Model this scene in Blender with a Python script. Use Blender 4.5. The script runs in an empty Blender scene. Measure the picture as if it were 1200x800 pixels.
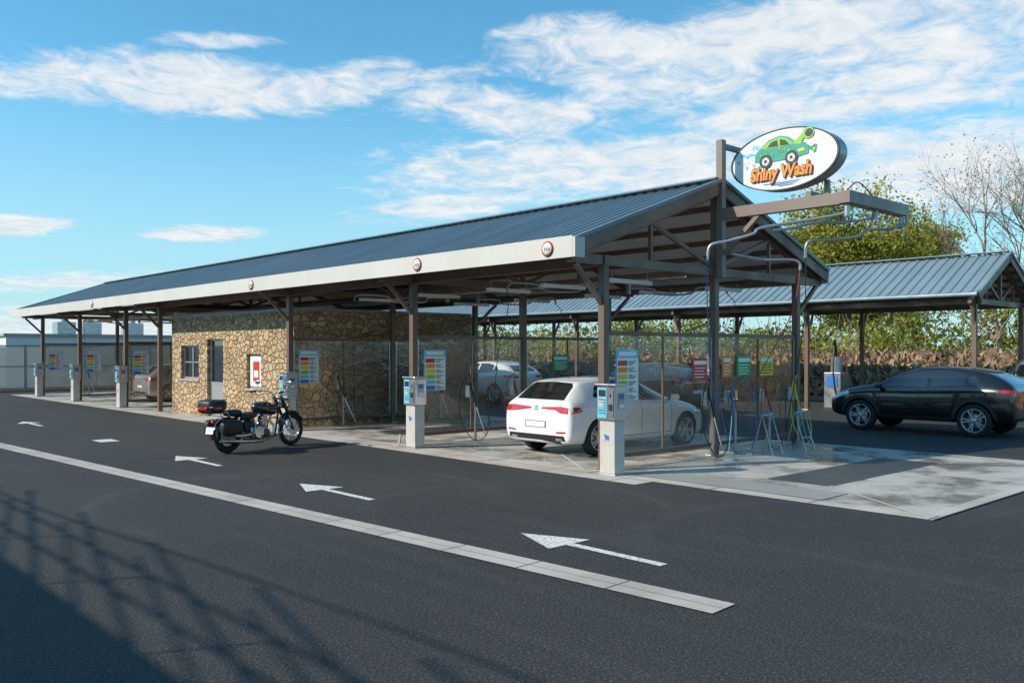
import bpy,bmesh,math,random
from mathutils import Vector,Matrix
from mathutils.bvhtree import BVHTree
import numpy as np
random.seed(7); np.random.seed(7)
sc=bpy.context.scene
V=Vector
# ------------------------------------------------------------ materials
class NT:
    def __init__(s,nt): s.nt=nt
    def n(s,t,**k):
        x=s.nt.nodes.new(t)
        for a,b in k.items(): setattr(x,a,b)
        return x
    def l(s,a,b): s.nt.links.new(a,b)
    def put(s,inp,v):
        if isinstance(v,bpy.types.NodeSocket): s.l(v,inp)
        else: inp.default_value=v
    def math(s,op,a,b=0,c=None,clamp=False):
        x=s.n('ShaderNodeMath',operation=op,use_clamp=clamp)
        s.put(x.inputs[0],a); s.put(x.inputs[1],b)
        if c is not None: s.put(x.inputs[2],c)
        return x.outputs[0]
    def vm(s,op,a,b=(0,0,0)):
        x=s.n('ShaderNodeVectorMath',operation=op)
        s.put(x.inputs[0],a); s.put(x.inputs[1],b)
        return x.outputs['Value'] if op in('DOT_PRODUCT','LENGTH','DISTANCE') else x.outputs[0]
    def noise(s,vec,scale,detail=4,rough=.55,dist=0):
        x=s.n('ShaderNodeTexNoise'); s.l(vec,x.inputs['Vector'])
        x.inputs['Scale'].default_value=scale; x.inputs['Detail'].default_value=detail
        x.inputs['Roughness'].default_value=rough; x.inputs['Distortion'].default_value=dist
        return x.outputs['Fac']
    def mapr(s,v,a,b,c,d,smooth=False):
        x=s.n('ShaderNodeMapRange'); s.put(x.inputs[0],v)
        for i,q in enumerate((a,b,c,d)): x.inputs[i+1].default_value=q
        if smooth: x.interpolation_type='SMOOTHSTEP'
        return x.outputs[0]
    def mix(s,f,a,b,bt='MIX'):
        x=s.n('ShaderNodeMix',data_type='RGBA',blend_type=bt)
        s.put(x.inputs[0],f); s.put(x.inputs[6],c4(a)); s.put(x.inputs[7],c4(b))
        return x.outputs[2]
def c4(c):
    if isinstance(c,(tuple,list)) and len(c)==3: return (*c,1)
    return c
def newmat(name):
    m=bpy.data.materials.new(name); m.use_nodes=True
    t=NT(m.node_tree); b=m.node_tree.nodes['Principled BSDF']
    return m,t,b
def mat(name,col,rough=.5,metal=0,var=.12,scale=3,bump=0,bscale=60,coat=0,rvar=.1):
    m,t,b=newmat(name)
    tc=t.n('ShaderNodeTexCoord').outputs['Object']
    f=t.noise(tc,scale,4)
    f=t.mapr(f,.3,.7,0,1)
    a=tuple(min(1,x*(1-var)) for x in col); c=tuple(min(1,x*(1+var)) for x in col)
    t.l(t.mix(f,a,c),b.inputs['Base Color'])
    t.l(t.mapr(f,0,1,min(1,rough+rvar),max(0.02,rough-rvar)),b.inputs['Roughness'])
    b.inputs['Metallic'].default_value=metal
    if coat: b.inputs['Coat Weight'].default_value=coat; b.inputs['Coat Roughness'].default_value=.03
    if bump:
        bp=t.n('ShaderNodeBump'); bp.inputs['Strength'].default_value=bump; bp.inputs['Distance'].default_value=.01
        t.l(t.noise(tc,bscale,2),bp.inputs['Height']); t.l(bp.outputs[0],b.inputs['Normal'])
    return m
M={}
M['brown']=mat('brown_painted_steel',(.155,.100,.073),.45,0,.18,2)
M['brown2']=mat('brown_beam_steel',(.21,.155,.125),.4,0,.12,2)
M['fascia']=mat('cream_fascia',(.58,.54,.49),.4,.0,.07,.8)
M['soffit']=mat('soffit_sheet',(.66,.63,.59),.5,0,.08,1)
M['steel']=mat('stainless_steel',(.55,.55,.55),.3,.85,.1,4)
M['galv']=mat('galvanised_pipe',(.42,.42,.43),.35,.8,.15,6)
M['ped']=mat('pedestal_grey',(.52,.49,.45),.5,0,.10,5)
M['white']=mat('white_plastic',(.78,.78,.76),.4,0,.03,3)
M['black']=mat('black_plastic',(.015,.015,.017),.45,0,.2,5)
M['rubber']=mat('tyre_rubber',(.018,.018,.018),.75,0,.25,20,.2,80)
M['chrome']=mat('chrome',(.75,.75,.76),.1,1,.03,4,rvar=.04)
M['alloy']=mat('alloy_rim',(.55,.55,.56),.3,.6,.06,4)
M['alloyd']=mat('dark_alloy_rim',(.10,.10,.105),.28,.9,.06,4)
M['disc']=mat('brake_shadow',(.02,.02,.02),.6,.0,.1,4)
M['red']=mat('red_paint',(.55,.03,.02),.4); M['green']=mat('green_print',(.03,.32,.10),.5)
M['yellow']=mat('yellow_print',(.75,.55,.04),.5); M['blue']=mat('blue_print',(.03,.16,.48),.5)
M['lblue']=mat('light_blue_print',(.16,.52,.72),.5); M['orange']=mat('orange_print',(.85,.25,.02),.5)
M['teal']=mat('teal_print',(.02,.30,.22),.5)
M['dark']=mat('dark_print',(.02,.02,.025),.5); M['lgreen']=mat('lime_print',(.22,.50,.04),.5)
M['tail']=mat('tail_lamp_red',(.50,.012,.010),.12,0,.2,30,coat=1)
M['lens']=mat('headlamp_lens',(.55,.57,.6),.08,.4,.15,30,coat=1)
M['pwhite']=mat('white_car_paint',(.76,.77,.78),.28,0,.02,2,coat=1,rvar=.03)
M['pblack']=mat('black_car_paint',(.008,.009,.010),.22,.0,.1,2,coat=1,rvar=.03)
M['psilver']=mat('silver_car_paint',(.42,.43,.44),.28,.5,.04,2,coat=1,rvar=.03)
M['pgrey']=mat('grey_car_paint',(.05,.055,.06),.25,.3,.06,2,coat=1,rvar=.03)
M['clad']=mat('dark_grey_cladding',(.035,.035,.037),.55,0,.1,5)
M['glass_dark']=mat('tinted_car_glass',(.012,.015,.017),.04,0,.05,1,coat=1,rvar=.02)
M['glass_dark'].node_tree.nodes['Principled BSDF'].inputs['IOR'].default_value=1.8
M['leather']=mat('black_leather',(.02,.02,.02),.5,0,.2,10,.4,60)
M['frame_al']=mat('grey_window_frame',(.38,.39,.40),.4,.3,.05,3)
M['hosered']=mat('red_hose',(.40,.04,.03),.4); M['hoseblue']=mat('blue_hose',(.03,.17,.38),.4)
M['hoseblack']=mat('black_hose',(.015,.015,.015),.4); M['hoseyel']=mat('yellow_hose',(.75,.60,.03),.4)
M['kerb']=mat('kerb_stone',(.38,.34,.31),.8,0,.2,6,.4,60)
M['redkerb']=mat('reddish_kerb',(.32,.18,.14),.8,0,.2,6,.4,60)
M['bark']=mat('bark',(.14,.105,.075),.9,0,.3,6)
M['barkg']=mat('grey_bark',(.24,.19,.155),.9,0,.25,6)
M['sheet']=mat('grey_building_sheet',(.35,.36,.37),.6)
M['wsheet']=mat('white_building_wall',(.68,.68,.66),.6,0,.05,.6)
M['lamp']=mat('lamp_housing',(.80,.82,.82),.3,0,.03)
def roofmat(name,c):
    m,t,b=newmat(name)
    tc=t.n('ShaderNodeTexCoord').outputs['Object']
    f=t.mapr(t.noise(t.vm('MULTIPLY',tc,(.25,1.6,.25)),1.3,4,.6),.3,.7,0,1)
    t.l(t.mix(f,tuple(x*.82 for x in c),tuple(x*1.15 for x in c)),b.inputs['Base Color'])
    t.l(t.mapr(f,0,1,.45,.30),b.inputs['Roughness']); return m
M['roof']=roofmat('blue_grey_roof_sheet',(.135,.195,.235)); M['roofl']=roofmat('light_roof_sheet',(.19,.26,.30))
def leafmat(name,c1,c2,tl=.35):
    m,t,b=newmat(name)
    tc=t.n('ShaderNodeTexCoord').outputs['Object']
    f=t.mapr(t.noise(tc,1.3,3,.7),.35,.65,0,1)
    col=t.mix(f,c1,c2)
    df=t.n('ShaderNodeBsdfDiffuse'); t.l(col,df.inputs[0])
    tr=t.n('ShaderNodeBsdfTranslucent'); t.l(col,tr.inputs[0])
    mx=t.n('ShaderNodeMixShader'); mx.inputs[0].default_value=tl
    t.l(df.outputs[0],mx.inputs[1]); t.l(tr.outputs[0],mx.inputs[2])
    t.l(mx.outputs[0],m.node_tree.nodes['Material Output'].inputs[0]); return m
M['leafy']=leafmat('yellow_green_leaf',(.36,.34,.06),(.52,.46,.11),.45)
M['leafg']=leafmat('green_leaf',(.12,.19,.03),(.26,.31,.05))
M['leafd']=leafmat('dark_green_leaf',(.05,.09,.02),(.11,.15,.03))
M['dry']=leafmat('dry_stalk',(.38,.26,.17),(.50,.37,.24),.2)
M['twig']=leafmat('brown_twig',(.20,.14,.095),(.28,.20,.14),.2)
def clearmat():
    m,t,b=newmat('clear_partition_sheet')
    tc=t.n('ShaderNodeTexCoord').outputs['Object']
    tr=t.n('ShaderNodeBsdfTransparent'); tr.inputs[0].default_value=(.86,.85,.81,1)
    gl=t.n('ShaderNodeBsdfGlossy'); gl.inputs['Roughness'].default_value=.03; gl.inputs[0].default_value=(.95,.95,.95,1)
    fr=t.n('ShaderNodeFresnel'); fr.inputs[0].default_value=1.75
    bp=t.n('ShaderNodeBump'); bp.inputs['Strength'].default_value=.35; bp.inputs['Distance'].default_value=.03
    nz=t.noise(tc,2.2,4,.7)
    t.l(nz,bp.inputs['Height']); t.l(bp.outputs[0],gl.inputs['Normal'])
    df=t.n('ShaderNodeBsdfDiffuse'); df.inputs[0].default_value=(.50,.42,.33,1)
    m1=t.n('ShaderNodeMixShader'); t.l(t.mapr(nz,.35,.75,.04,.22),m1.inputs[0]); t.l(tr.outputs[0],m1.inputs[1]); t.l(df.outputs[0],m1.inputs[2])
    m2=t.n('ShaderNodeMixShader'); t.l(fr.outputs[0],m2.inputs[0]); t.l(m1.outputs[0],m2.inputs[1]); t.l(gl.outputs[0],m2.inputs[2])
    t.l(m2.outputs[0],m.node_tree.nodes['Material Output'].inputs[0]); return m
M['clear']=clearmat()
def frostmat():
    m,t,b=newmat('frosted_fence_sheet')
    df=t.n('ShaderNodeBsdfDiffuse'); df.inputs[0].default_value=(.62,.63,.61,1)
    tl=t.n('ShaderNodeBsdfTranslucent'); tl.inputs[0].default_value=(.62,.63,.61,1)
    tr=t.n('ShaderNodeBsdfTransparent')
    m1=t.n('ShaderNodeMixShader'); m1.inputs[0].default_value=.4; t.l(df.outputs[0],m1.inputs[1]); t.l(tl.outputs[0],m1.inputs[2])
    m2=t.n('ShaderNodeMixShader'); m2.inputs[0].default_value=.18; t.l(m1.outputs[0],m2.inputs[1]); t.l(tr.outputs[0],m2.inputs[2])
    t.l(m2.outputs[0],m.node_tree.nodes['Material Output'].inputs[0]); return m
M['frost']=frostmat()
def stonemat():
    m,t,b=newmat('rubble_stone')
    tc=t.n('ShaderNodeTexCoord').outputs['Object']
    nz=t.n('ShaderNodeTexNoise'); t.l(tc,nz.inputs['Vector']); nz.inputs['Scale'].default_value=3.5; nz.inputs['Detail'].default_value=2
    off=t.vm('SCALE',t.vm('SUBTRACT',nz.outputs['Color'],(.5,.5,.5))); off.node.inputs['Scale'].default_value=.22
    vec=t.vm('MULTIPLY',t.vm('ADD',tc,off),(1,1,1.45))
    def vor(feat):
        x=t.n('ShaderNodeTexVoronoi',feature=feat); t.l(vec,x.inputs['Vector']); x.inputs['Scale'].default_value=4.3; return x
    v1=vor('F1'); v2=vor('DISTANCE_TO_EDGE')
    sep=t.n('ShaderNodeSeparateColor'); t.l(v1.outputs['Color'],sep.inputs[0])
    cr=t.n('ShaderNodeValToRGB'); t.l(sep.outputs[0],cr.inputs[0]); e=cr.color_ramp.elements
    e[0].position=0; e[0].color=(.32,.19,.10,1); e[1].position=1; e[1].color=(.74,.60,.42,1)
    for p,c in ((.2,(.56,.37,.19,1)),(.4,(.66,.49,.29,1)),(.6,(.42,.30,.19,1)),(.8,(.70,.50,.26,1))):
        q=e.new(p); q.color=c
    fine=t.noise(tc,28,4,.65)
    col=t.mix(t.mapr(fine,.3,.7,0,.45),cr.outputs[0],(.34,.23,.14))
    mort=t.mapr(v2.outputs['Distance'],.012,.045,0,1,True)
    col=t.mix(mort,(.24,.18,.125),col)
    t.l(col,b.inputs['Base Color']); b.inputs['Roughness'].default_value=.9
    h=t.math('ADD',t.mapr(v2.outputs['Distance'],0,.16,0,1,True),t.math('MULTIPLY',fine,.45))
    bp=t.n('ShaderNodeBump'); bp.inputs['Strength'].default_value=1; bp.inputs['Distance'].default_value=.055
    t.l(h,bp.inputs['Height']); t.l(bp.outputs[0],b.inputs['Normal']); return m
M['stone']=stonemat()
def asphaltmat():
    m,t,b=newmat('asphalt')
    tc=t.n('ShaderNodeTexCoord').outputs['Object']
    big=t.mapr(t.noise(tc,.22,4,.65),.34,.66,0,1); fine=t.noise(tc,46,3,.8); mid=t.noise(tc,5,5,.75)
    strk=t.noise(t.vm('MULTIPLY',tc,(3.2,.22,1)),1.0,4,.6)
    col=t.mix(big,(.021,.021,.021),(.040,.039,.038))
    col=t.mix(t.mapr(mid,.4,.7,0,.4),col,(.062,.060,.058))
    col=t.mix(t.mapr(strk,.50,.70,0,.32),col,(.075,.073,.070))
    col=t.mix(t.mapr(fine,.54,.66,0,.85),col,(.19,.186,.18))
    col=t.mix(t.mapr(fine,.46,.36,0,.8),col,(.008,.008,.008))
    arcs=None
    for cx,cy,r,w in ((-4.6,1.5,2.6,.16),(-1.6,-5.6,2.9,.18),(-3.0,-1.0,1.9,.12),(-3.2,6.0,2.5,.16),(0.5,-9.5,4.2,.2)):
        d=t.vm('DISTANCE',tc,(cx,cy,0))
        a=t.math('SUBTRACT',1,t.math('DIVIDE',t.math('ABSOLUTE',t.math('SUBTRACT',d,r)),w),clamp=True)
        arcs=a if arcs is None else t.math('MAXIMUM',arcs,a)
    arcs=t.math('MULTIPLY',arcs,t.mapr(big,.3,.9,0,.32))
    col=t.mix(arcs,col,(.11,.108,.105))
    t.l(col,b.inputs['Base Color'])
    t.l(t.mapr(mid,.3,.7,.68,.88),b.inputs['Roughness'])
    bp=t.n('ShaderNodeBump'); bp.inputs['Strength'].default_value=1; bp.inputs['Distance'].default_value=.022
    t.l(fine,bp.inputs['Height']); t.l(bp.outputs[0],b.inputs['Normal']); return m
M['asphalt']=asphaltmat()
def concmat(name,c1,c2,wet=True):
    m,t,b=newmat(name)
    tc=t.n('ShaderNodeTexCoord').outputs['Object']
    f=t.mapr(t.noise(tc,.8,5,.65),.36,.60,0,1,True); g=t.noise(tc,40,2,.6)
    col=t.mix(f,c1,c2); col=t.mix(t.mapr(g,.3,.7,0,.25),col,tuple(x*.6 for x in c1))
    t.l(col,b.inputs['Base Color'])
    t.l(t.mapr(f,0,1,.08 if wet else .7,.5 if wet else .85),b.inputs['Roughness'])
    bp=t.n('ShaderNodeBump'); bp.inputs['Strength'].default_value=.15; bp.inputs['Distance'].default_value=.004
    t.l(g,bp.inputs['Height']); t.l(bp.outputs[0],b.inputs['Normal']); return m
M['slab']=concmat('wash_slab_concrete',(.29,.27,.245),(.54,.51,.46))
M['strip']=concmat('concrete_strip',(.42,.38,.34),(.54,.50,.45),False)
M['joint']=mat('slab_joint',(.07,.07,.065),.7); M['jlight']=mat('light_joint',(.6,.57,.52),.6)
def paintmat():
    m,t,b=newmat('worn_white_paint')
    tc=t.n('ShaderNodeTexCoord').outputs['Object']
    f=t.mapr(t.noise(tc,30,5,.75),.38,.52,.0,1)
    t.l(t.mix(f,(.25,.245,.24),(.78,.76,.73)),b.inputs['Base Color']); b.inputs['Roughness'].default_value=.7; return m
M['paint']=paintmat()
def gratemat():
    m,t,b=newmat('drain_grate')
    tc=t.n('ShaderNodeTexCoord').outputs['Object']
    ck=t.n('ShaderNodeTexChecker'); t.l(tc,ck.inputs[0]); ck.inputs['Scale'].default_value=26
    t.l(t.mix(ck.outputs['Fac'],(.012,.012,.012),(.10,.10,.10)),b.inputs['Base Color']); b.inputs['Roughness'].default_value=.35; return m
M['grate']=gratemat()
def gratel():
    m,t,b=newmat('perforated_cover')
    tc=t.n('ShaderNodeTexCoord').outputs['Object']
    v=t.n('ShaderNodeTexVoronoi'); v.inputs['Randomness'].default_value=0; t.l(tc,v.inputs['Vector']); v.inputs['Scale'].default_value=16
    t.l(t.mix(t.mapr(v.outputs['Distance'],.3,.38,0,1),(.05,.05,.05),(.42,.41,.39)),b.inputs['Base Color']); b.inputs['Roughness'].default_value=.4; return m
M['perf']=gratel()
M['field']=mat('grass_field',(.10,.12,.04),.9,0,.35,.3)
M['bank']=mat('earth_bank',(.24,.19,.11),.95,0,.3,1)
# ------------------------------------------------------------ mesh builder
class MB:
    def __init__(s): s.v=[];s.f=[];s.mi=[];s.sm=[];s.mats=[]
    def m(s,k):
        if k not in s.mats: s.mats.append(k)
        return s.mats.index(k)
    def add(s,vs,fs,k,smooth=False):
        o=len(s.v); s.v+= [tuple(x) for x in vs]; i=s.m(k)
        for f in fs: s.f.append([o+a for a in f]); s.mi.append(i); s.sm.append(smooth)
    def box(s,c,d,k,rot=None):
        hx,hy,hz=d[0]/2,d[1]/2,d[2]/2; c=V(c)
        vs=[V((x,y,z)) for x in(-hx,hx) for y in(-hy,hy) for z in(-hz,hz)]
        if rot: vs=[rot@a for a in vs]
        s.add([c+a for a in vs],[(0,1,3,2),(4,6,7,5),(0,4,5,1),(2,3,7,6),(0,2,6,4),(1,5,7,3)],k)
    def b2(s,a,b,k):
        s.box([(a[i]+b[i])/2 for i in range(3)],[abs(b[i]-a[i]) for i in range(3)],k)
    def beam(s,p,q,w,h,k):
        p=V(p);q=V(q);d=q-p;L=d.length;d=d/L
        up=V((0,0,1)) if abs(d.z)<.95 else V((0,1,0))
        r=d.cross(up).normalized();u=r.cross(d)
        R=Matrix((r,d,u)).transposed()
        s.box((p+q)/2,(w,L,h),k,R)
    def tube(s,pts,r,k,n=8,cap=True):
        pts=[V(p) for p in pts]; N=len(pts); rs=r if isinstance(r,(list,tuple)) else [r]*N
        rs=list(rs)+[rs[-1]]*(N-len(rs))
        vs=[];pn=None
        for i,p in enumerate(pts):
            t=(pts[min(i+1,N-1)]-pts[max(i-1,0)]).normalized()
            if pn is None: pn=t.orthogonal().normalized()
            else:
                pn=(pn-t*pn.dot(t)); pn=pn.normalized() if pn.length>1e-6 else t.orthogonal().normalized()
            b=t.cross(pn)
            for j in range(n):
                a=2*math.pi*j/n; vs.append(p+(pn*math.cos(a)+b*math.sin(a))*rs[i])
        fs=[(i*n+j,i*n+(j+1)%n,(i+1)*n+(j+1)%n,(i+1)*n+j) for i in range(N-1) for j in range(n)]
        s.add(vs,fs,k,True)
        if cap:
            s.add(vs[:n],[tuple(range(n))[::-1]],k); s.add(vs[-n:],[tuple(range(n))],k)
    def cyl(s,p,q,r,k,n=20,r2=None): s.tube([p,q],[r,r if r2 is None else r2],k,n)
    def poly(s,pts,k): s.add(pts,[tuple(range(len(pts)))],k)
    def lathe(s,c,ax,prof,k,n=28):
        c=V(c);ax=V(ax).normalized();a=ax.orthogonal().normalized();b=ax.cross(a);P=len(prof)
        vs=[c+ax*h+(a*math.cos(2*math.pi*j/n)+b*math.sin(2*math.pi*j/n))*r for j in range(n) for r,h in prof]
        s.add(vs,[(j*P+i,j*P+i+1,((j+1)%n)*P+i+1,((j+1)%n)*P+i) for j in range(n) for i in range(P-1)],k,True)
    def ell(s,c,rad,k,rot=None,n=14,m=9,e=1.0):
        vs=[]
        for i in range(m+1):
            ph=math.pi*i/m
            for j in range(n):
                a=2*math.pi*j/n
                def sp(x): return math.copysign(abs(x)**e,x)
                q=V((rad[0]*sp(math.cos(a))*sp(math.sin(ph)),rad[1]*sp(math.sin(a))*sp(math.sin(ph)),rad[2]*sp(math.cos(ph))))
                if rot: q=rot@q
                vs.append(V(c)+q)
        s.add(vs,[(i*n+j,(i+1)*n+j,(i+1)*n+(j+1)%n,i*n+(j+1)%n) for i in range(m) for j in range(n)],k,True)
    def obj(s,name,parent=None,bevel=0,local=False):
        me=bpy.data.meshes.new(name); me.from_pydata(s.v,[],s.f)
        for k in s.mats: me.materials.append(M[k])
        me.polygons.foreach_set('material_index',s.mi); me.polygons.foreach_set('use_smooth',s.sm); me.update()
        o=bpy.data.objects.new(name,me); sc.collection.objects.link(o)
        if parent:
            o.parent=parent
            if not local: o.location=-parent.location
        if bevel:
            b=o.modifiers.new('bevel','BEVEL'); b.width=bevel; b.segments=2; b.limit_method='ANGLE'; b.angle_limit=.7
        return o
def root(name,loc=(0,0,0),yaw=0):
    e=bpy.data.objects.new(name,None); e.location=loc; e.rotation_euler=(0,0,yaw); e.empty_display_size=.3
    sc.collection.objects.link(e); return e
def catmull(P,n=8):
    P=[V(p) for p in P]; P=[P[0]]+P+[P[-1]]; out=[]
    for i in range(1,len(P)-2):
        for j in range(n):
            t=j/n; a,b,c,d=P[i-1:i+3]
            out.append(.5*((2*b)+(c-a)*t+(2*a-5*b+4*c-d)*t*t+(3*b-a-3*c+d)*t**3))
    out.append(P[-2]); return out
# ------------------------------------------------------------ camera
CX,CY,CZ=-10.5,-9.09,1.95
cam=bpy.data.cameras.new('camera'); co=bpy.data.objects.new('camera',cam); sc.collection.objects.link(co)
co.location=(CX,CY,CZ); co.rotation_euler=(math.radians(90),0,-math.radians(42.6))
cam.sensor_width=36; cam.lens=30.84; cam.shift_y=11/1200; cam.clip_end=3000; cam.clip_start=.1
sc.camera=co
FW=V((.677,.736,0)); RT=V((.736,-.677,0))
def pdir(px,py): return (FW+RT*((px-600)/1028)+V((0,0,1))*((411-py)/1028)).normalized()
# ------------------------------------------------------------ light & sky
EL=math.radians(33); hs=V((-.906,.423,0)).normalized()
sun_dir=V((hs.x*math.cos(EL),hs.y*math.cos(EL),math.sin(EL)))
sl=bpy.data.lights.new('sun','SUN'); sl.energy=5.0; sl.angle=math.radians(.53); sl.color=(1,.90,.75)
so=bpy.data.objects.new('sun',sl); so.rotation_euler=sun_dir.to_track_quat('Z','Y').to_euler(); so.location=(-30,15,30); sc.collection.objects.link(so)
w=bpy.data.worlds.new('World'); sc.world=w; w.use_nodes=True; t=NT(w.node_tree)
bg=w.node_tree.nodes['Background']; bg.inputs[1].default_value=.135
sky=t.n('ShaderNodeTexSky',sky_type='NISHITA'); sky.sun_disc=False; sky.sun_elevation=EL; sky.sun_rotation=math.atan2(hs.x,hs.y)
sky.air_density=1.0; sky.dust_density=.3; sky.ozone_density=1.6; sky.altitude=100
d=t.n('ShaderNodeTexCoord').outputs['Generated']
sx=t.n('ShaderNodeSeparateXYZ'); t.l(d,sx.inputs[0]); dz=sx.outputs[2]
zz=t.math('ADD',t.math('MAXIMUM',dz,.0),.10)
cmb=t.n('ShaderNodeCombineXYZ')
for i in range(3): t.l(zz,cmb.inputs[i])
pr=t.vm('DIVIDE',d,cmb.outputs[0]); pr=t.vm('MULTIPLY',pr,(1.0,1.0,0))
n1=t.noise(pr,1.9,6,.66,.5); n2=t.noise(pr,7.5,6,.68,.6)
nn=t.math('ADD',t.math('MULTIPLY',n1,.52),t.math('MULTIPLY',n2,.48))
B=None
for px,py,rx,ry,an,wt in ((50,92,150,24,2,.85),(220,98,190,34,4,1.0),(270,48,90,11,0,.8),(420,96,170,30,-6,.85),(590,128,180,30,8,.9),(740,75,170,42,8,1.05),(900,60,210,52,-12,1.1),(1070,35,210,48,-8,1.1),(1000,110,260,36,-6,1.0),(1100,190,200,60,0,.9),(730,195,290,42,-3,1.0),(540,238,150,20,-8,.85),(5,262,60,13,0,1.1),(240,274,60,9,0,1.05),(60,330,240,15,-3,.7),(60,385,260,26,0,.85)):
    c=pdir(px,py); e1=(RT-c*RT.dot(c)).normalized(); e2=c.cross(e1); e2=-e2 if e2.z<0 else e2
    a=math.radians(-an); u=e1*math.cos(a)+e2*math.sin(a); vv=(-e1*math.sin(a)+e2*math.cos(a)); ww=u.cross(vv)
    mp=t.n('ShaderNodeMapping',vector_type='TEXTURE'); t.l(d,mp.inputs[0])
    mp.inputs[1].default_value=c; mp.inputs[2].default_value=Matrix((u,vv,ww)).transposed().to_euler(); mp.inputs[3].default_value=(rx*1.55/1028,ry*1.55/1028,1.2)
    gr=t.n('ShaderNodeTexGradient',gradient_type='SPHERICAL'); t.l(mp.outputs[0],gr.inputs[0])
    g=t.math('MULTIPLY',gr.outputs['Fac'],wt)
    B=g if B is None else t.math('MAXIMUM',B,g)
B=t.mapr(B,0,.75,0,1,True)
al=t.math('ADD',nn,t.math('MULTIPLY',B,.33))
al=t.mapr(al,.61,.88,0,1,True)
tint=t.mix(1.0,sky.outputs[0],(.66,1.34,1.42),'MULTIPLY')
hz=t.mapr(dz,-.02,.32,.80,0,True)
tint=t.mix(hz,tint,(3.7,5.3,6.1))
ccol=t.mix(t.mapr(n2,.35,.7,0,1),(5.3,5.9,6.4),(7.0,7.05,7.0))
t.l(t.mix(t.math('MULTIPLY',al,.95),tint,ccol),bg.inputs[0])
sc.view_settings.view_transform='Standard'; sc.view_settings.look='None'; sc.view_settings.exposure=0
# ------------------------------------------------------------ ground
def sheet(name,pts,z,k,parent=None):
    b=MB(); b.poly([(x,y,z) for x,y in pts],k); return b.obj(name,parent)
sheet('ground',[(-900,-900),(1200,-900),(1200,1400),(-900,1400)],-.02,'field')
sheet('asphalt_road',[(-60,-50),(21.8,-50),(21.8,44),(-60,44)],0,'asphalt')
sl_=root('wash_bay_floor',(3,0,0))
sheet('slab',[(-.12,-4.95),(6.75,-4.95),(6.75,34.6),(-.12,34.6)],.004,'slab',sl_)
b=MB()
b.poly([(-.55,-.9,.006),(-.122,-.9,.006),(-.122,34.6,.006),(-.55,34.6,.006)],'strip')
b.poly([(-.12,-4.95,.008),(.18,-4.95,.008),(.18,34.6,.008),(-.12,34.6,.008)],'strip')
b.poly([(.18,-4.95,.009),(6.75,-4.95,.009),(6.75,-4.75,.009),(.18,-4.75,.009)],'strip')
b.obj('edge_strip',sl_)
b=MB()
for y0 in (-2.4,3.0,8.2,21.9,25.0,30.1):
    b.poly([(1.4,y0-.5,.010),(5.2,y0-.5,.010),(5.2,y0+.5,.010),(1.4,y0+.5,.010)],'grate')
    for q in (-.515,.5): b.poly([(1.38,y0+q,.014),(5.22,y0+q,.014),(5.22,y0+q+.015,.014),(1.38,y0+q+.015,.014)],'galv')
    for x in (2.36,3.3,4.25): b.poly([(x,y0-.49,.014),(x+.012,y0-.49,.014),(x+.012,y0+.49,.014),(x,y0+.49,.014)],'galv')
b.poly([(.2,-3.4,.012),(.95,-3.4,.012),(.95,-.2,.012),(.2,-.2,.012)],'perf')
for y0 in (-4.95,.4,5.6,10.8,22.4,27.5,32.6):
    b.poly([(-.12,y0-.012,.013),(6.75,y0-.012,.013),(6.75,y0+.012,.013),(-.12,y0+.012,.013)],'joint')
y0=-4.9
while y0<34:
    b.poly([(-.55,y0,.0125),(.18,y0,.0125),(.18,y0+.012,.0125),(-.55,y0+.012,.0125)] if y0>-.9 else [(-.12,y0,.0125),(.18,y0,.0125),(.18,y0+.012,.0125),(-.12,y0+.012,.0125)],'joint'); y0+=1.5
def line(p,q,w_,z,k):
    p=V((*p,z));q=V((*q,z)); n=(q-p).normalized().cross(V((0,0,1)))*w_/2
    b.poly([p-n,q-n,q+n,p+n],k)
for y0 in (-2.4,3.0,8.2,25.0,30.1):
    for sx_,sy in ((0.05,2.45),(.05,-2.35),(6.6,2.45),(6.6,-2.35)):
        line((sx_,y0+sy),(1.4 if sx_<3 else 5.2,y0+(.5 if sy>0 else -.5)),.035,.015,'jlight')
b.obj('drains_and_joints',sl_)
b=MB(); P0=V((-4.84,-5.3,.0)); P1=V((-6.9,23.5,0)); dd=(P1-P0); L=dd.length; dd/=L; nn_=V((dd.y,-dd.x,0))
x=0
while x<L:
    l=.985; a=P0+dd*x; c=P0+dd*(x+l); j=random.uniform(0,.0012)
    for s0,s1 in ((-.17,-.004),(.004,.17)):
        q=[a+nn_*s0,c+nn_*s0,c+nn_*s1,a+nn_*s1]; b.poly([p+V((0,0,.008+j)) for p in q],'strip')
    x+=1.0
b.poly([P0-nn_*.165+V((0,0,.0045)),P0+nn_*.165+V((0,0,.0045)),P1+nn_*.165+V((0,0,.0045)),P1-nn_*.165+V((0,0,.0045))],'joint')
b.obj('road_edge_line')
for yt in (-2.25,2.5,7.1,17.8,24):
    b=MB(); x0=-4.08; z=.005
    b.poly([(x0,yt,z),(x0-.30,yt-.72,z),(x0+.30,yt-.72,z)],'paint')
    b.poly([(x0-.055,yt-.722,z),(x0-.055,yt-1.9,z),(x0+.055,yt-1.9,z),(x0+.055,yt-.722,z)],'paint')
    b.obj('painted_arrow')
b=MB(); b.poly([(-4.3,10.6,.005),(-3.9,10.6,.005),(-3.9,11.2,.005),(-4.3,11.2,.005)],'paint'); b.obj('painted_marking')
b=MB(); b.b2((21.8,-50,-.02),(22.0,44,.16),'redkerb'); b.b2((-60,39,-.02),(21.79,39.2,.14),'kerb'); b.obj('kerb')
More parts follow.
